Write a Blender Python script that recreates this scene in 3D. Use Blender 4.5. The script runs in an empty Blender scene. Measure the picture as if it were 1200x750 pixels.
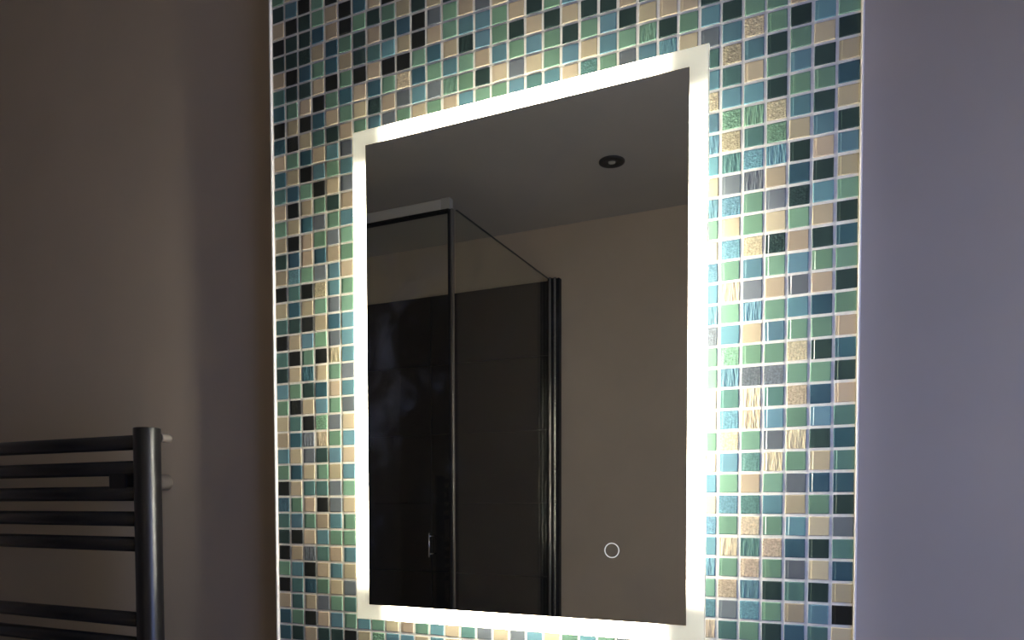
import bpy, bmesh, math, random
from mathutils import Vector, Matrix
random.seed(7)
scene = bpy.context.scene
COL = scene.collection

# ------------------------------------------------------------------ camera
FPX, CYPX = 864.902, 618.710
YAW, PITCH, ROLL = -0.425513, -0.034757, -0.001785
Z0 = 2.11                                     # height of mosaic grid line 0 above the floor
CAM = Vector((0.815965, -0.907284, Z0 - 0.759415))
def cam_axes():
    cy, sy, cp, sp = math.cos(YAW), math.sin(YAW), math.cos(PITCH), math.sin(PITCH)
    f = Vector((sy*cp, cy*cp, sp)); r = Vector((cy, -sy, 0)); u = r.cross(f)
    cr, sr = math.cos(ROLL), math.sin(ROLL)
    return cr*r + sr*u, -sr*r + cr*u, f
RX, UX, FX = cam_axes()
cd = bpy.data.cameras.new('camera'); cam = bpy.data.objects.new('camera', cd); COL.objects.link(cam)
cd.sensor_width = 36.0; cd.sensor_fit = 'HORIZONTAL'
cd.lens = FPX*36.0/1200.0
cd.shift_y = (CYPX - 375.0)/1200.0
cd.clip_start = 0.01
cam.matrix_world = Matrix(((RX.x, UX.x, -FX.x, CAM.x), (RX.y, UX.y, -FX.y, CAM.y), (RX.z, UX.z, -FX.z, CAM.z), (0, 0, 0, 1)))
scene.camera = cam

# ------------------------------------------------------------------ world, exposure
world = bpy.data.worlds.new('sky'); scene.world = world; world.use_nodes = True
bg = world.node_tree.nodes['Background']
bg.inputs['Color'].default_value = (0.36, 0.49, 1.0, 1)
bg.inputs['Strength'].default_value = 4.0
vs = scene.view_settings
vs.view_transform = 'Standard'; vs.look = 'None'; vs.gamma = 1.0; vs.use_curve_mapping = False
vs.exposure = 0.22
LED_FRONT, LED_SIDE, BORDER_GLOW = 20.0, 122.0, 23.5

# daylight enters through the window opening in the right wall (portal helps sampling, it emits nothing itself)
WIN_Y0, WIN_Y1, WIN_Z0, WIN_Z1 = -0.82, -0.24, 0.80, 1.95
RIGHT_X = 1.30
pl = bpy.data.lights.new('window_portal', 'AREA'); pl.shape = 'RECTANGLE'
pl.size = WIN_Z1-WIN_Z0; pl.size_y = WIN_Y1-WIN_Y0; pl.cycles.is_portal = True
po = bpy.data.objects.new('window_portal', pl); COL.objects.link(po)
po.location = (RIGHT_X+0.11, (WIN_Y0+WIN_Y1)/2, (WIN_Z0+WIN_Z1)/2); po.rotation_euler = (0, math.pi/2, 0)

# ------------------------------------------------------------------ materials
def srgb(r, g, b):
    def c(v):
        v /= 255.0
        return v/12.92 if v <= 0.04045 else ((v+0.055)/1.055)**2.4
    return (c(r), c(g), c(b), 1)
def new_mat(name):
    m = bpy.data.materials.new(name); m.use_nodes = True
    return m, m.node_tree.nodes, m.node_tree.links
def pbr(name, col, rough=0.5, metal=0.0, coat=0.0, spec=0.5):
    m, n, l = new_mat(name); b = n['Principled BSDF']
    b.inputs['Base Color'].default_value = col; b.inputs['Roughness'].default_value = rough
    b.inputs['Metallic'].default_value = metal; b.inputs['Coat Weight'].default_value = coat
    b.inputs['Coat Roughness'].default_value = 0.05; b.inputs['Specular IOR Level'].default_value = spec
    return m
def noise_mat(name, c1, c2, scale, rough=0.7, bump=0.2, bscale=None, bdist=0.002, spec=0.3, metal=0.0):
    m, n, l = new_mat(name); b = n['Principled BSDF']
    tc = n.new('ShaderNodeTexCoord'); ns = n.new('ShaderNodeTexNoise'); rp = n.new('ShaderNodeValToRGB')
    ns.inputs['Scale'].default_value = scale; ns.inputs['Detail'].default_value = 5
    l.new(tc.outputs['Object'], ns.inputs['Vector']); l.new(ns.outputs['Fac'], rp.inputs['Fac'])
    rp.color_ramp.elements[0].position = 0.3; rp.color_ramp.elements[0].color = c1
    rp.color_ramp.elements[1].position = 0.7; rp.color_ramp.elements[1].color = c2
    l.new(rp.outputs['Color'], b.inputs['Base Color'])
    nb = n.new('ShaderNodeTexNoise'); nb.inputs['Scale'].default_value = bscale or scale*4; nb.inputs['Detail'].default_value = 6
    l.new(tc.outputs['Object'], nb.inputs['Vector'])
    bp = n.new('ShaderNodeBump'); bp.inputs['Strength'].default_value = bump; bp.inputs['Distance'].default_value = bdist
    l.new(nb.outputs['Fac'], bp.inputs['Height']); l.new(bp.outputs['Normal'], b.inputs['Normal'])
    b.inputs['Roughness'].default_value = rough; b.inputs['Specular IOR Level'].default_value = spec; b.inputs['Metallic'].default_value = metal
    return m
M_PLASTER = noise_mat('taupe_plaster', srgb(198, 182, 160), srgb(206, 189, 166), 5.0, 0.62, 0.22, 14.0, 0.003, 0.35)
M_CEIL = noise_mat('ceiling_paint', srgb(190, 184, 170), srgb(196, 189, 174), 4.0, 0.85, 0.05)
M_FLOOR = noise_mat('floor_vinyl', srgb(168, 156, 140), srgb(178, 166, 150), 8.0, 0.5, 0.1)
M_GROUT = noise_mat('white_grout', srgb(242, 235, 220), srgb(250, 245, 232), 180.0, 0.9, 0.35, 500.0, 0.0006, 0.2)
M_TRIM = pbr('white_plastic_trim', srgb(246, 240, 232), 0.3)
M_WHITE = pbr('white_enamel', srgb(225, 225, 220), 0.35)
M_BLACKMET = noise_mat('anthracite_metal', (0.011, 0.0105, 0.010, 1), (0.014, 0.013, 0.0125, 1), 300.0, 0.34, 0.05, 900.0, 0.0003, 0.75, 0.0)
M_GREYMET = pbr('grey_nickel', srgb(128, 120, 112), 0.45, 0.3)
M_DULL = pbr('dull_chrome', (0.42, 0.43, 0.45, 1), 0.22, 1.0)
M_CHROME = pbr('chrome', (0.72, 0.73, 0.75, 1), 0.16, 1.0)
M_SATIN = pbr('satin_aluminium', (0.72, 0.71, 0.69, 1), 0.5, 0.6)
M_SATIN2 = pbr('satin_cap', (0.58, 0.59, 0.56, 1), 0.45, 0.6)
M_SEAL = pbr('dark_seal', srgb(22, 22, 22), 0.5)
M_SHTILE = noise_mat('charcoal_tile', srgb(30, 31, 32), srgb(37, 38, 39), 6.0, 0.42, 0.06, 30.0, 0.001, 0.4)
M_SHGROUT = pbr('dark_grout', srgb(44, 44, 44), 0.9)
M_STEEL = pbr('dark_bezel', srgb(62, 60, 54), 0.5, 0.2)
M_LENS = pbr('downlight_lens', srgb(190, 190, 180), 0.25)
M_WINFRAME = pbr('window_upvc', srgb(235, 235, 232), 0.35)

def glass_mat(name, tint, refl=0.06, haze=0.0):
    m, n, l = new_mat(name); n.clear()
    out = n.new('ShaderNodeOutputMaterial'); tr = n.new('ShaderNodeBsdfTransparent'); tr.inputs['Color'].default_value = tint
    gl = n.new('ShaderNodeBsdfGlossy'); gl.inputs['Roughness'].default_value = 0.03
    lw = n.new('ShaderNodeLayerWeight'); lw.inputs['Blend'].default_value = 0.5
    pw = n.new('ShaderNodeMath'); pw.operation = 'POWER'; pw.inputs[1].default_value = 5.0; l.new(lw.outputs['Facing'], pw.inputs[0])
    ma = n.new('ShaderNodeMath'); ma.operation = 'MULTIPLY_ADD'; ma.inputs[1].default_value = 0.8; ma.inputs[2].default_value = 0.035; l.new(pw.outputs[0], ma.inputs[0])
    mx = n.new('ShaderNodeMixShader'); l.new(ma.outputs[0], mx.inputs['Fac'])
    l.new(tr.outputs[0], mx.inputs[1]); l.new(gl.outputs[0], mx.inputs[2]); l.new(mx.outputs[0], out.inputs['Surface'])
    return m
M_GLASS = glass_mat('shower_glass', (0.972, 0.982, 0.965, 1))
M_GEDGE = pbr('glass_edge', srgb(72, 80, 74), 0.3)
M_PANE = glass_mat('window_glass', (0.95, 0.96, 0.97, 1))

def emit_mat(name, col, strength):
    m, n, l = new_mat(name); n.clear()
    out = n.new('ShaderNodeOutputMaterial'); e = n.new('ShaderNodeEmission')
    e.inputs['Color'].default_value = col; e.inputs['Strength'].default_value = strength
    l.new(e.outputs[0], out.inputs['Surface']); return m
M_LED = emit_mat('led_front', (1.0, 0.92, 0.76, 1), LED_FRONT)
M_LEDSIDE = emit_mat('led_side_glow', (1.0, 0.95, 0.84, 1), LED_SIDE)
M_RING = pbr('etched_ring', srgb(215, 212, 200), 0.5)
M_RING.node_tree.nodes['Principled BSDF'].inputs['Emission Color'].default_value = (1.0, 0.96, 0.85, 1)
M_RING.node_tree.nodes['Principled BSDF'].inputs['Emission Strength'].default_value = 0.42

def frosted(glow=True):
    m, n, l = new_mat('sandblasted_glass'); n.clear()
    out = n.new('ShaderNodeOutputMaterial'); t = n.new('ShaderNodeBsdfTranslucent'); d = n.new('ShaderNodeBsdfDiffuse')
    t.inputs['Color'].default_value = (0.95, 0.93, 0.85, 1); d.inputs['Color'].default_value = (0.90, 0.87, 0.77, 1)
    mx = n.new('ShaderNodeMixShader'); mx.inputs['Fac'].default_value = 0.35
    l.new(t.outputs[0], mx.inputs[1]); l.new(d.outputs[0], mx.inputs[2])
    if not glow:
        l.new(mx.outputs[0], out.inputs['Surface']); return m
    # light-guide glow of the border: full along each side, none in the corners that the strips do not reach
    e = n.new('ShaderNodeEmission'); e.inputs['Color'].default_value = (1.0, 0.87, 0.66, 1)
    tc = n.new('ShaderNodeTexCoord'); sx = n.new('ShaderNodeSeparateXYZ'); l.new(tc.outputs['Object'], sx.inputs[0])
    def reach(src, centre, half):
        a = n.new('ShaderNodeMath'); a.operation = 'SUBTRACT'; l.new(src, a.inputs[0]); a.inputs[1].default_value = centre
        b = n.new('ShaderNodeMath'); b.operation = 'ABSOLUTE'; l.new(a.outputs[0], b.inputs[0])
        c = n.new('ShaderNodeMapRange'); c.interpolation_type = 'SMOOTHSTEP'; l.new(b.outputs[0], c.inputs['Value'])
        c.inputs['From Min'].default_value = half-0.075; c.inputs['From Max'].default_value = half-0.022
        c.inputs['To Min'].default_value = 1.0; c.inputs['To Max'].default_value = 0.0
        return c.outputs['Result']
    mxx = n.new('ShaderNodeMath'); mxx.operation = 'MAXIMUM'
    l.new(reach(sx.outputs['X'], 0.0, (MX1-MX0)/2), mxx.inputs[0]); l.new(reach(sx.outputs['Z'], (MZ1-MZ0)/2, (MZ1-MZ0)/2), mxx.inputs[1])
    pw = n.new('ShaderNodeMath'); pw.operation = 'POWER'; pw.inputs[1].default_value = 3.0; l.new(mxx.outputs[0], pw.inputs[0])
    ge = n.new('ShaderNodeNewGeometry'); iv = n.new('ShaderNodeMath'); iv.operation = 'SUBTRACT'; iv.inputs[0].default_value = 1.0
    l.new(ge.outputs['Backfacing'], iv.inputs[1])
    lo = n.new('ShaderNodeMath'); lo.operation = 'ADD'; l.new(pw.outputs[0], lo.inputs[0]); lo.inputs[1].default_value = 0.014   # faint spill into the corners
    k1 = n.new('ShaderNodeMath'); k1.operation = 'MULTIPLY'; l.new(lo.outputs[0], k1.inputs[0]); l.new(iv.outputs[0], k1.inputs[1])
    k2 = n.new('ShaderNodeMath'); k2.operation = 'MULTIPLY'; l.new(k1.outputs[0], k2.inputs[0]); k2.inputs[1].default_value = BORDER_GLOW
    l.new(k2.outputs[0], e.inputs['Strength'])
    ads = n.new('ShaderNodeAddShader'); l.new(mx.outputs[0], ads.inputs[0]); l.new(e.outputs[0], ads.inputs[1])
    l.new(ads.outputs[0], out.inputs['Surface'])
    return m
# mirror outline
MX0, MX1, MZ0, MZ1, MD = 0.1932, 0.6714, Z0-0.9218, Z0-0.2534, 0.060
M_FROST = frosted(); M_SKIRT = frosted(False)

def mirror_mat():
    m, n, l = new_mat('silvered_mirror'); n.clear()
    out = n.new('ShaderNodeOutputMaterial'); g = n.new('ShaderNodeBsdfGlossy')
    g.inputs['Roughness'].default_value = 0.0; g.inputs['Color'].default_value = (0.84, 0.86, 0.82, 1)
    h = n.new('ShaderNodeBsdfDiffuse'); h.inputs['Color'].default_value = (0.75, 0.78, 0.78, 1)
    tc = n.new('ShaderNodeTexCoord'); ns = n.new('ShaderNodeTexNoise')
    ns.inputs['Scale'].default_value = 9.0; ns.inputs['Detail'].default_value = 6; ns.inputs['Roughness'].default_value = 0.62; ns.inputs['Distortion'].default_value = 0.8
    l.new(tc.outputs['Object'], ns.inputs['Vector'])
    rp = n.new('ShaderNodeMapRange'); rp.inputs['From Min'].default_value = 0.56; rp.inputs['From Max'].default_value = 0.80
    rp.inputs['To Min'].default_value = 0.0; rp.inputs['To Max'].default_value = 0.30
    l.new(ns.outputs['Fac'], rp.inputs['Value'])
    sx = n.new('ShaderNodeSeparateXYZ'); l.new(tc.outputs['Object'], sx.inputs[0])     # wiped smears, mostly along the left edge
    ex = n.new('ShaderNodeMapRange'); l.new(sx.outputs['X'], ex.inputs['Value'])
    ex.inputs['From Min'].default_value = -0.22; ex.inputs['From Max'].default_value = -0.06; ex.inputs['To Min'].default_value = 1.0; ex.inputs['To Max'].default_value = 0.15
    mu = n.new('ShaderNodeMath'); mu.operation = 'MULTIPLY'; l.new(rp.outputs['Result'], mu.inputs[0]); l.new(ex.outputs['Result'], mu.inputs[1])
    mx = n.new('ShaderNodeMixShader'); l.new(mu.outputs[0], mx.inputs['Fac'])
    l.new(g.outputs[0], mx.inputs[1]); l.new(h.outputs[0], mx.inputs[2]); l.new(mx.outputs[0], out.inputs['Surface'])
    return m
M_MIRROR = mirror_mat()

TILE_COL = {'S': (194, 178, 148), 'G': (116, 150, 126), 'B': (102, 138, 147), 'N': (62, 93, 104), 'D': (52, 70, 67),
            'K': (38, 40, 38), 'Y': (108, 114, 118), 'P': (86, 119, 113)}
def tile_mat(code, tex):
    m, n, l = new_mat('glass_mosaic_%s_%s' % (code, tex)); b = n['Principled BSDF']
    c = srgb(*TILE_COL[code])
    oi = n.new('ShaderNodeObjectInfo'); ge = n.new('ShaderNodeNewGeometry'); ad = n.new('ShaderNodeMath'); ad.operation = 'ADD'
    l.new(oi.outputs['Random'], ad.inputs[0]); l.new(ge.outputs['Random Per Island'], ad.inputs[1])
    fr = n.new('ShaderNodeMath'); fr.operation = 'FRACT'; l.new(ad.outputs[0], fr.inputs[0])
    mr = n.new('ShaderNodeMapRange'); mr.inputs['To Min'].default_value = 0.78; mr.inputs['To Max'].default_value = 1.18
    l.new(fr.outputs[0], mr.inputs['Value'])
    hs = n.new('ShaderNodeHueSaturation'); hs.inputs['Color'].default_value = c; l.new(mr.outputs['Result'], hs.inputs['Value'])
    m2 = n.new('ShaderNodeMapRange'); m2.inputs['To Min'].default_value = 0.485; m2.inputs['To Max'].default_value = 0.515
    f2 = n.new('ShaderNodeMath'); f2.operation = 'MULTIPLY'; f2.inputs[1].default_value = 7.31; l.new(ad.outputs[0], f2.inputs[0])
    f3 = n.new('ShaderNodeMath'); f3.operation = 'FRACT'; l.new(f2.outputs[0], f3.inputs[0]); l.new(f3.outputs[0], m2.inputs['Value'])
    l.new(m2.outputs['Result'], hs.inputs['Hue'])
    l.new(hs.outputs['Color'], b.inputs['Base Color'])
    b.inputs['Roughness'].default_value = 0.45; b.inputs['Specular IOR Level'].default_value = 0.08; b.inputs['Coat Weight'].default_value = 0.45; b.inputs['Coat Roughness'].default_value = 0.08
    tc = n.new('ShaderNodeTexCoord'); bp = n.new('ShaderNodeBump')
    if tex == 'ripple':
        mp = n.new('ShaderNodeMapping'); mp.inputs['Scale'].default_value = (420, 60, 70); mp.inputs['Rotation'].default_value = (0, 0.35, 0)
        ns = n.new('ShaderNodeTexNoise'); ns.inputs['Scale'].default_value = 1.0; ns.inputs['Detail'].default_value = 2
        l.new(tc.outputs['Object'], mp.inputs['Vector']); l.new(mp.outputs['Vector'], ns.inputs['Vector'])
        bp.inputs['Strength'].default_value = 1.0; bp.inputs['Distance'].default_value = 0.0030
    elif tex == 'hammer':
        ns = n.new('ShaderNodeTexNoise'); ns.inputs['Scale'].default_value = 420.0; ns.inputs['Detail'].default_value = 2
        l.new(tc.outputs['Object'], ns.inputs['Vector'])
        bp.inputs['Strength'].default_value = 1.0; bp.inputs['Distance'].default_value = 0.0014
    else:
        ns = n.new('ShaderNodeTexNoise'); ns.inputs['Scale'].default_value = 60.0; ns.inputs['Detail'].default_value = 1
        l.new(tc.outputs['Object'], ns.inputs['Vector'])
        bp.inputs['Strength'].default_value = 0.25; bp.inputs['Distance'].default_value = 0.0006
    l.new(ns.outputs['Fac'], bp.inputs['Height']); l.new(bp.outputs['Normal'], b.inputs['Normal'])
    if tex != 'plain':                        # pale streaks and flecks fused into the textured glass
        sr = n.new('ShaderNodeMapRange'); sr.inputs['From Min'].default_value = 0.40; sr.inputs['From Max'].default_value = 0.66
        sr.inputs['To Min'].default_value = 0.88; sr.inputs['To Max'].default_value = 1.30; l.new(ns.outputs['Fac'], sr.inputs['Value'])
        ml = n.new('ShaderNodeMath'); ml.operation = 'MULTIPLY'; l.new(sr.outputs['Result'], ml.inputs[0]); l.new(mr.outputs['Result'], ml.inputs[1])
        l.new(ml.outputs[0], hs.inputs['Value'])
    return m
TEXS = ('plain', 'ripple', 'hammer')
TMAT = {(c, t): tile_mat(c, t) for c in TILE_COL for t in TEXS}

# ------------------------------------------------------------------ helpers
def link(o, parent=None):
    COL.objects.link(o)
    if parent: o.parent = parent
    return o
def mesh_obj(name, bm, mat, parent=None, smooth=False):
    me = bpy.data.meshes.new(name); bm.normal_update(); bm.to_mesh(me); bm.free()
    if smooth:
        for p in me.polygons: p.use_smooth = True
    if mat: me.materials.append(mat)
    return link(bpy.data.objects.new(name, me), parent)
def tag(o, label, cat=None, group=None, kind=None):
    if label: o['label'] = label
    if cat: o['category'] = cat
    if group: o['group'] = group
    if kind: o['kind'] = kind
    return o
def empty(name, loc=(0, 0, 0)):
    o = bpy.data.objects.new(name, None); o.empty_display_size = 0.05; o.location = loc
    return link(o)
def box(bm, x0, x1, y0, y1, z0, z1, bev=0.0, seg=1):
    r = bmesh.ops.create_cube(bm, size=1.0); vs_ = r['verts']
    for v in vs_:
        v.co = Vector((x0 if v.co.x < 0 else x1, y0 if v.co.y < 0 else y1, z0 if v.co.z < 0 else z1))
    if bev:
        es = list({e for v in vs_ for e in v.link_edges})
        bmesh.ops.bevel(bm, geom=es, offset=bev, segments=seg, affect='EDGES', profile=0.5)
def cyl(bm, a, b, r, n=24, r2=None, cap_bev=0.0):
    a, b = Vector(a), Vector(b); d = b-a
    g = bmesh.ops.create_cone(bm, cap_ends=True, segments=n, radius1=r, radius2=r if r2 is None else r2, depth=d.length)
    M = Matrix.Translation((a+b)/2) @ d.to_track_quat('Z', 'Y').to_matrix().to_4x4()
    if cap_bev:
        es = list({e for v in g['verts'] for e in v.link_edges if any(len(f.verts) > 4 for f in e.link_faces)})
        r_ = bmesh.ops.bevel(bm, geom=es, offset=cap_bev, segments=2, affect='EDGES', profile=0.5)
        vsx = set(v for v in g['verts'] if v.is_valid) | set(r_['verts'])
        bmesh.ops.transform(bm, matrix=M, verts=list(vsx))
    else:
        bmesh.ops.transform(bm, matrix=M, verts=g['verts'])
def box_obj(name, ext, mat, parent=None, bev=0.0, seg=1, off=(0, 0, 0)):
    bm = bmesh.new(); x0, x1, y0, y1, z0, z1 = ext
    box(bm, x0-off[0], x1-off[0], y0-off[1], y1-off[1], z0-off[2], z1-off[2], bev, seg)
    return mesh_obj(name, bm, mat, parent)
def cyl_obj(name, a, b, r, mat, parent=None, n=28, cap=0.0):
    bm = bmesh.new(); cyl(bm, a, b, r, n, None, cap)
    o = mesh_obj(name, bm, mat, parent)
    for p in o.data.polygons: p.use_smooth = len(p.vertices) == 4
    return o

# ------------------------------------------------------------------ room shell
T = 0.024                                    # plaster lies this far behind the mosaic face
CEIL = 2.4006; BACK = -1.8762; LEFT = -1.15
def struct(o, label, cat): return tag(o, label, cat, kind='structure')
struct(box_obj('floor', (LEFT-0.1, RIGHT_X+0.1, BACK-0.1, T+0.1, -0.08, 0.0), M_FLOOR), 'grey brown bathroom floor', 'floor')
struct(box_obj('ceiling', (LEFT-0.1, RIGHT_X+0.1, BACK-0.1, T+0.1, CEIL, CEIL+0.08), M_CEIL), 'plain painted ceiling seen in the mirror', 'ceiling')
wf = struct(box_obj('wall_front', (LEFT-0.1, RIGHT_X+0.1, T, T+0.1, 0, CEIL), M_PLASTER), 'taupe painted plaster wall either side of the mosaic panel', 'wall')
wb = struct(box_obj('wall_back', (LEFT-0.1, RIGHT_X+0.1, BACK-0.1, BACK, 0, CEIL), M_PLASTER), 'taupe wall opposite the mirror, seen reflected', 'wall')
struct(box_obj('wall_left', (LEFT-0.1, LEFT, BACK, T, 0, CEIL), M_PLASTER), 'taupe side wall beyond the towel radiator', 'wall')
bm = bmesh.new()
X0, X1 = RIGHT_X, RIGHT_X+0.1
box(bm, X0, X1, BACK, WIN_Y0, 0, CEIL); box(bm, X0, X1, WIN_Y1, T, 0, CEIL)
box(bm, X0, X1, WIN_Y0, WIN_Y1, 0, WIN_Z0); box(bm, X0, X1, WIN_Y0, WIN_Y1, WIN_Z1, CEIL)
struct(mesh_obj('wall_right', bm, M_PLASTER), 'taupe side wall with the window, right of the mosaic', 'wall')
w = struct(empty('window_1', (RIGHT_X+0.05, (WIN_Y0+WIN_Y1)/2, WIN_Z0)), 'white framed window in the right side wall', 'window')
wy = (WIN_Y1-WIN_Y0)/2; wh = WIN_Z1-WIN_Z0
bm = bmesh.new()
for e in ((-wy, -wy+.05, 0, wh), (wy-.05, wy, 0, wh), (-wy+.05, wy-.05, 0, .05), (-wy+.05, wy-.05, wh-.05, wh), (-wy+.05, wy-.05, wh*.68, wh*.68+.04)):
    box(bm, -.03, .03, e[0], e[1], e[2], e[3], .004)
mesh_obj('window_frame', bm, M_WINFRAME, w)
for z0, z1 in ((.05, wh*.68), (wh*.68+.04, wh-.05)):
    box_obj('pane', (-.003, .003, -wy+.05, wy-.05, z0, z1), M_PANE, w)
box_obj('window_sill', (-.11, .05, -wy-.03, wy+.03, -.025, 0.0), M_WINFRAME, w, .005, 2)

# ------------------------------------------------------------------ mosaic panel
P = 0.025; NC = 33; PW = NC*P
panel = struct(box_obj('wall_tiled', (0, PW, 0.0000, T, 0, CEIL), M_GROUT), 'floor to ceiling strip of green, blue, black and beige glass mosaic', 'tiled wall')
struct(box_obj('trim_1', (-0.0026, 0.0004, -0.0042, T, 0, CEIL), M_TRIM, None, 0.0006), 'thin white edge trim down the left side of the mosaic', 'trim')
struct(box_obj('trim_2', (PW-0.0004, PW+0.0022, -0.0042, T, 0, CEIL), M_TRIM, None, 0.0006), 'thin white edge trim down the right side of the mosaic', 'trim')

GRID = {}
def put(col, row0, s):
    for i, ch in enumerate(s):
        if ch != '.': GRID[(col, row0+i)] = ch
put(0, 0, 'GDSKDSPNKNSNPSGSDSKSPKPDBGSSBGKNPDKGKSNN')
put(1, 0, 'SBKDDKDGSKGSNKSKNBPNDSKSGKPNSNSGBKSBPPGD')
put(2, 0, '.KDDDNDSKSNKGSNSSGKSKBGNDSKYYSPSGSYKNSKS')
put(3, 0, '.GGNSGSKNPSBKGYGNYSGSGKSNBGSDGPKSBPSGYSD')
put(4, 0, '.KSSNNKGSDBGSDGYSBBYNYSGSGYGBSYYBGSBSGBD')
put(5, 0, '.SKKGSGNGSYBYSBGGSGGBBBYBYSBSBGSGGBSYPGK')
put(6, 2, 'NGDDKSSG'); put(7, 2, 'SDSPSNDB'); put(8, 2, 'KGDBKGSY'); put(9, 3, 'SNSKSYG')
put(10, 3, 'DKKGNBS'); put(11, 3, 'SYSNGYG'); put(12, 3, 'DGGSBGS'); put(13, 4, 'SBDGGB'); put(14, 4, 'YBBSDG')
put(15, 4, 'SGGBSG'); put(16, 4, 'DSDGYB'); put(17, 5, 'DSBSP'); put(18, 5, 'GDGGB'); put(19, 5, 'BSDBS')
put(20, 6, 'DGSP'); put(21, 6, 'DBBG'); put(22, 6, 'SDGY'); put(23, 6, 'DSGB'); put(24, 7, 'SDB'); put(25, 7, 'SGS')
put(26, 7, 'DBYPBSBBBSBGSBBBYGGSSGSBSBBBGBSS')
put(27, 8, 'DBSPBGSPYBSBGSGBGBPBSBGBGSGSYP')
put(28, 8, 'GSBSBGPBYGGSBYBSGYSSGPSPSPSBBG')
put(29, 8, 'GGDGDSGBSYSDGSGBGYPBYSGBGSGDGD')
put(30, 8, 'SDGBGBSDNDGSBYBGSGSGSGYSBNYPSN')
put(31, 9, 'BSDGDBSDBSDGSNGDGNBDSNGSDSDBP')
put(32, 9, 'GDSNSDBSGDNGDGSNDSPNPNDYPNSKS')
for c, ch in enumerate('BGSSGBSPYSYBSGBGY'): GRID[(6+c, 38)] = ch
for c, ch in enumerate('SGBBSBSDBG'): GRID[(6+c, 39)] = ch
TEX = {26: (12, 14, 17, 20, 22, 32, 34, 36, 37), 27: (10, 13, 14, 15, 17, 19, 21, 24, 25, 27, 31, 33, 35),
       28: (13, 15, 16, 22, 25, 26, 27, 29, 31, 32, 33, 35, 36), 29: (13, 14, 15, 19, 25, 29, 33), 30: (26, 28)}
H_ = 0.0109                                   # half a tile
def tile_geo(step):
    b = 0.0008; D = 0.0020
    xs = [(-H_, 0), (-H_, D-b), (-H_+b, D)]
    if step: xs = [(-H_, 0), (-H_, D-b-.0005), (-H_+b, D-.0005), (-H_+.0033, D-.0005), (-H_+.0040, D)]
    xs += [(H_-b, D), (H_, D-b), (H_, 0)]
    zs = [(-H_, 0), (-H_, D-b), (-H_+b, D), (H_-b, D), (H_, D-b), (H_, 0)]
    vs_ = [(x, -min(dx, dz), z) for z, dz in zs for x, dx in xs]
    nx = len(xs); fs = []
    for j in range(len(zs)-1):
        for i in range(nx-1):
            a = j*nx+i; q = (a, a+1, a+nx+1, a+nx)
            if (i in (0, nx-2)) and (j in (0, len(zs)-2)): continue
            fs.append(q)
    return vs_, fs
GEO = [tile_geo(0), tile_geo(1)]
TMESH = []
for k, nm in enumerate(('tile', 'stepped_tile')):
    me = bpy.data.meshes.new(nm); me.from_pydata(GEO[k][0], [], GEO[k][1]); me.update()
    me.materials.append(TMAT[('S', 'plain')]); TMESH.append(me)
def project(p):
    d = Vector(p)-CAM; w_ = d.dot(FX)
    return 600+FPX*d.dot(RX)/w_, CYPX-FPX*d.dot(UX)/w_, w_
tiles = []
ROW_MIN = -int((CEIL-Z0)/P); ROW_MAX = int(Z0/P)
rt = random.Random(3)
for row in range(ROW_MIN+1, ROW_MAX):
    for c in range(NC):
        code = GRID.get((c, row)) or rt.choice('SSSGGGBBNDDKYP')
        tex = 'plain'
        if row in TEX.get(c, ()): tex = rt.choice(('ripple', 'hammer'))
        elif rt.random() < 0.06: tex = rt.choice(('ripple', 'hammer'))
        step = 1 if (rt.random() < (0.55 if c > 26 else 0.25)) else 0
        x = (c+0.5)*P + rt.uniform(-.0003, .0003); z = Z0-(row-0.5)*P + rt.uniform(-.0003, .0003)
        rot = (rt.uniform(-.007, .007), rt.uniform(-.012, .012), rt.uniform(-.008, .008))
        px, py, w_ = project((x, 0, z))
        ray = Vector((x, 0, z))-CAM; tt = (-MD-CAM.y)/ray.y; hit = CAM+ray*tt
        vis = 0 < px < 1200 and 0 < py < 750 and not (MX0 < hit.x < MX1 and MZ0 < hit.z < MZ1)
        a = project((x-P/2, 0, z))[0]; b2 = project((x+P/2, 0, z))[0]
        tiles.append(((b2-a)/w_ if vis else 0, x, z, rot, code, tex, step))
tiles.sort(key=lambda t_: -t_[0])
def spot_of(x, z): return (x, 0.0012, z)
for i, (ar, x, z, rot, code, tex, step) in enumerate(tiles[:300]):
    o = bpy.data.objects.new('tile', TMESH[step]); link(o, panel)
    o.location = spot_of(x, z); o.rotation_euler = rot
    o.material_slots[0].link = 'OBJECT'; o.material_slots[0].material = TMAT[(code, tex)]
keys = sorted(TMAT.keys()); V, F, MI = [], [], []
from mathutils import Euler
for ar, x, z, rot, code, tex, step in tiles[300:]:
    gv, gf = GEO[step]; n0 = len(V); R3 = Euler(rot).to_matrix(); k = keys.index((code, tex)); loc = Vector(spot_of(x, z))
    for v in gv: V.append(R3 @ Vector(v)+loc)
    for f in gf: F.append([n0+i for i in f]); MI.append(k)
me = bpy.data.meshes.new('mosaic_tiles'); me.from_pydata(V, [], F)
for k in keys: me.materials.append(TMAT[k])
me.polygons.foreach_set('material_index', MI); me.update()
tag(link(bpy.data.objects.new('mosaic_tiles', me), panel), None, kind='stuff')

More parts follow.
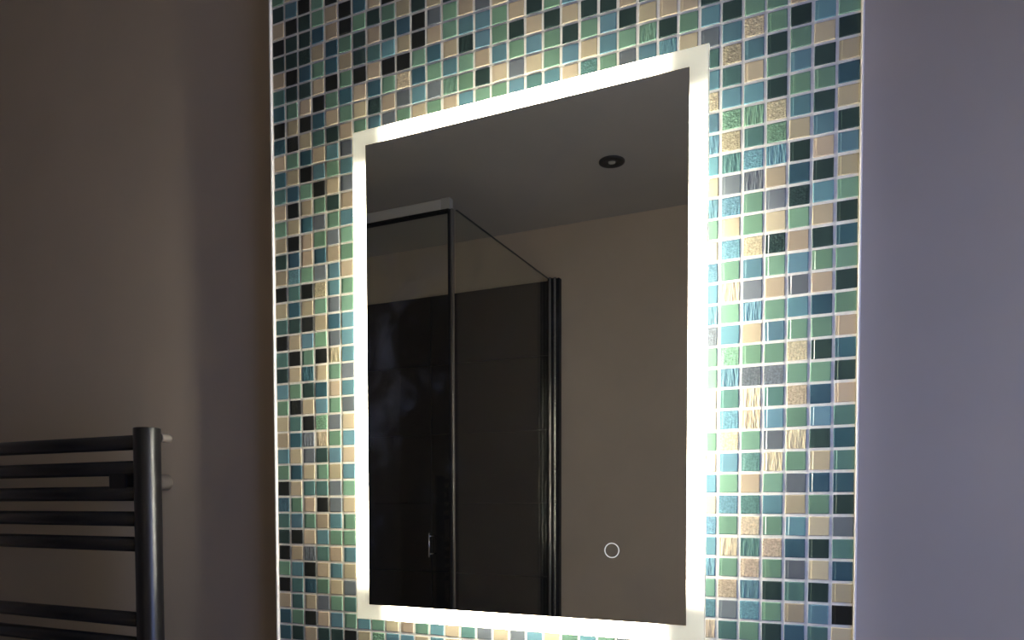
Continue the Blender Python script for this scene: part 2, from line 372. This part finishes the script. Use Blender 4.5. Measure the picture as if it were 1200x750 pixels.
# ------------------------------------------------------------------ illuminated mirror
mir = tag(empty('led_mirror', ((MX0+MX1)/2, 0, MZ0)), 'rectangular mirror with a glowing frosted light border on the mosaic', 'mirror')
OX, OZ = (MX0+MX1)/2, MZ0
HW, HH = (MX1-MX0)/2, MZ1-MZ0
BW = 0.0210
box_obj('chassis', (-HW+.120, HW-.120, -.0545, -.0020, .120, HH-.120), M_WHITE, mir, .002)
LY0, LY1, LG, LI = -.0520, -.0420, .125, .110      # light strips on the chassis sides, stopping short of the corners
for e in ((-HW+LI, -HW+.120, LG, HH-LG), (HW-.120, HW-LI, LG, HH-LG), (-HW+LG, HW-LG, LI, .120), (-HW+LG, HW-LG, HH-.120, HH-LI)):
    ls = box_obj('led_strip', (e[0], e[1], LY0, LY1, e[2], e[3]), M_LED, mir)
    ls.data.materials.append(M_LEDSIDE)
    for p in ls.data.polygons: p.material_index = 0 if p.normal.y < -0.9 else 1
bm = bmesh.new()
def ring(x, z0, z1, y): return [bm.verts.new(c) for c in ((-x, y, z0), (x, y, z0), (x, y, z1), (-x, y, z1))]
r_in = ring(HW-BW, BW, HH-BW, -MD); r_out = ring(HW-.0008, .0008, HH-.0008, -MD); r_ch = ring(HW, 0, HH, -MD+.0008); r_bk = ring(HW, 0, HH, -MD+.005)
for a, b2 in ((r_in, r_out), (r_out, r_ch), (r_ch, r_bk)):
    for i in range(4):
        j = (i+1) % 4; bm.faces.new((a[i], b2[i], b2[j], a[j]))
bmesh.ops.recalc_face_normals(bm, faces=bm.faces)
if [f for f in bm.faces if abs(f.normal.y) > .9][0].normal.y > 0: bmesh.ops.reverse_faces(bm, faces=bm.faces)
fb = mesh_obj('frosted_border', bm, M_FROST, mir); fb.data.materials.append(M_SKIRT)
for p in fb.data.polygons: p.material_index = 0 if abs(p.normal.y) > .9 else 1
mg = box_obj('mirror_glass', (-HW+BW, HW-BW, -MD, -MD+.005, BW, HH-BW), M_MIRROR, mir)
bm = bmesh.new(); nseg = 48; rc = (0.5623-OX, 1.2932-OZ)
loops = []
for rr, yy in ((.0079, -MD), (.0080, -MD-.0003), (.0091, -MD-.0003), (.0092, -MD)):
    loops.append([bm.verts.new((rc[0]+rr*math.cos(2*math.pi*i/nseg), yy, rc[1]+rr*math.sin(2*math.pi*i/nseg))) for i in range(nseg)])
for a, b2 in zip(loops, loops[1:]):
    for i in range(nseg):
        j = (i+1) % nseg; bm.faces.new((a[i], a[j], b2[j], b2[i]))
tag(mesh_obj('touch_ring', bm, M_RING, mir), 'small pale etched circle of the touch switch')

# ------------------------------------------------------------------ towel radiator
YR = -0.065
rad = tag(empty('towel_radiator', (-0.2095, YR, 0.45)), 'black ladder towel radiator on the plaster wall left of the mosaic', 'radiator')
def rl(x, y, z): return (x+0.2095, y-YR, z-0.45)
RTOP, RLEFT = 1.4710, -0.88
for ux in (-0.2095, RLEFT):
    cyl_obj('upright', rl(ux, YR, 0.45), rl(ux, YR, RTOP), 0.0205, M_BLACKMET, rad, 40, 0.0018)
zs = [1.4486, 1.4070, 1.3659, 1.3246, 1.2833, 1.1600, 1.1190, 1.0835, 1.0432, 1.0029, .8823, .8420, .8017, .7614, .6408, .6005, .5602, .5199]
for z in zs:
    cyl_obj('bar', rl(RLEFT, YR, z), rl(-0.2095, YR, z), 0.0122, M_BLACKMET, rad, 24)
for bx in (-0.2695, -0.82):
    for bz in (1.3864, 0.581):
        b_ = box_obj('bracket', (-.021, .021, -.009, .018, -.022, .022), M_SEAL, rad, .003, 2)
        b_.location = rl(bx, YR, bz)
        cyl_obj('bracket_post', (0, .016, 0), (0, T-YR, 0), .0135, M_GREYMET, b_, 28)
v_ = cyl_obj('air_vent', rl(-0.1990, YR+.016, 1.4560), rl(-0.1990, YR+.034, 1.4560), .0072, M_GREYMET, rad, 20, .001)

# ------------------------------------------------------------------ shower seen in the mirror
XP, YC, ZT = -0.2240, -1.1146, 2.1957          # side screen plane, front plane, top of the screens
TH, TW = 0.2835, 0.5650
nrow = 0; z = ZT
clad = box_obj('shower_cladding', (LEFT, -0.185, BACK, BACK+.006, 0.05, ZT), M_SHGROUT, wb)
row = 0
while z > 0.06:
    z1 = z-.001; z0 = max(z-TH+.001, .05)
    x = -0.186
    while x > LEFT+.01:
        x0 = max(x-TW, LEFT)
        box_obj('shower_tile', (x0+.0012, x-.0012, BACK+.004, BACK+.013+.0004*random.random(), z0, z1), M_SHTILE, wb, .0008)
        x -= TW
    z -= TH
enc = tag(empty('shower_enclosure', (XP, YC, 0.06)), 'framed glass shower enclosure reflected in the left of the mirror', 'shower')
def sl(e): return (e[0]-XP, e[1]-XP, e[2]-YC, e[3]-YC, e[4]-.06, e[5]-.06)
hr = box_obj('header_rail', sl((LEFT, -0.262, YC-.002, YC+.018, ZT-.002, ZT+.030)), M_SATIN, enc, .002)
box_obj('corner_cap', sl((-0.262, -0.2330, YC-.002, YC+.0175, ZT-.002, ZT+.031)), M_SATIN2, hr, .0006)
box_obj('rail_seal', sl((LEFT, -0.236, YC+.004, YC+.021, ZT-.009, ZT-.002)), M_SEAL, hr)
box_obj('corner_post', sl((-0.2335, -0.2245, YC+.004, YC+.016, .06, ZT-.001)), M_DULL, enc, .002, 2)
box_obj('door_seal', sl((-0.2395, -0.2335, YC+.002, YC+.018, .06, ZT-.002)), M_SEAL, enc)
dr = box_obj('shower_door', sl((LEFT+.03, -0.2400, YC, YC+.006, .075, ZT-.009)), M_GLASS, enc)
cyl_obj('door_handle', (-0.2908-XP, .045, 1.1904-.06), (-0.2908-XP, .045, 1.2615-.06), .0022, M_CHROME, dr, 14)
for hz in (1.20, 1.252): cyl_obj('handle_stud', (-0.2908-XP, .005, hz-.06), (-0.2908-XP, .045, hz-.06), .002, M_CHROME, dr, 10)
box_obj('bottom_rail', sl((LEFT, -0.2335, YC-.015, YC+.015, .06, .09)), M_SATIN, enc, .002)
sp = box_obj('side_glass', sl((XP-.003, XP+.003, BACK+.02, YC-.006, .075, ZT)), M_GLASS, enc)
box_obj('glass_edge', sl((XP-.003, XP+.003, BACK+.02, YC-.006, ZT, ZT+.0012)), M_GEDGE, sp)
for k, (xa, xb, dp, m_) in enumerate(((-0.2260, -0.2190, .034, M_SEAL), (-0.2190, -0.2080, .046, M_DULL), (-0.2080, -0.2010, .030, M_SEAL), (-0.2010, -0.1910, .040, M_DULL), (-0.1910, -0.1830, .024, M_SEAL))):
    box_obj('wall_profile' if m_ is M_DULL else 'profile_gasket', sl((xa, xb, BACK, BACK+dp, .06, ZT+.002)), m_, enc, .003 if m_ is M_DULL else 0, 2)
tag(box_obj('shower_tray', (LEFT, -0.17, BACK+.013, YC+.03, 0, .06), M_WHITE, None, .01, 2), 'low white shower tray under the glass enclosure', 'shower tray')

# ------------------------------------------------------------------ downlight
dl = tag(empty('downlight', (0.1434, -1.4472, CEIL)), 'round unlit recessed downlight in the ceiling, reflected in the mirror', 'ceiling light')
bm = bmesh.new(); loops = []; nseg = 40
for rr, zz in ((.040, 0), (.0395, -.004), (.034, -.006), (.014, -.005), (.011, .002)):
    loops.append([bm.verts.new((rr*math.cos(2*math.pi*i/nseg), rr*math.sin(2*math.pi*i/nseg), zz)) for i in range(nseg)])
for a, b2 in zip(loops, loops[1:]):
    for i in range(nseg):
        j = (i+1) % nseg; bm.faces.new((a[j], a[i], b2[i], b2[j]))
mesh_obj('bezel', bm, M_STEEL, dl, True)
cyl_obj('lens', (0, 0, -.0045), (0, 0, .004), .0112, M_LENS, dl, 28)
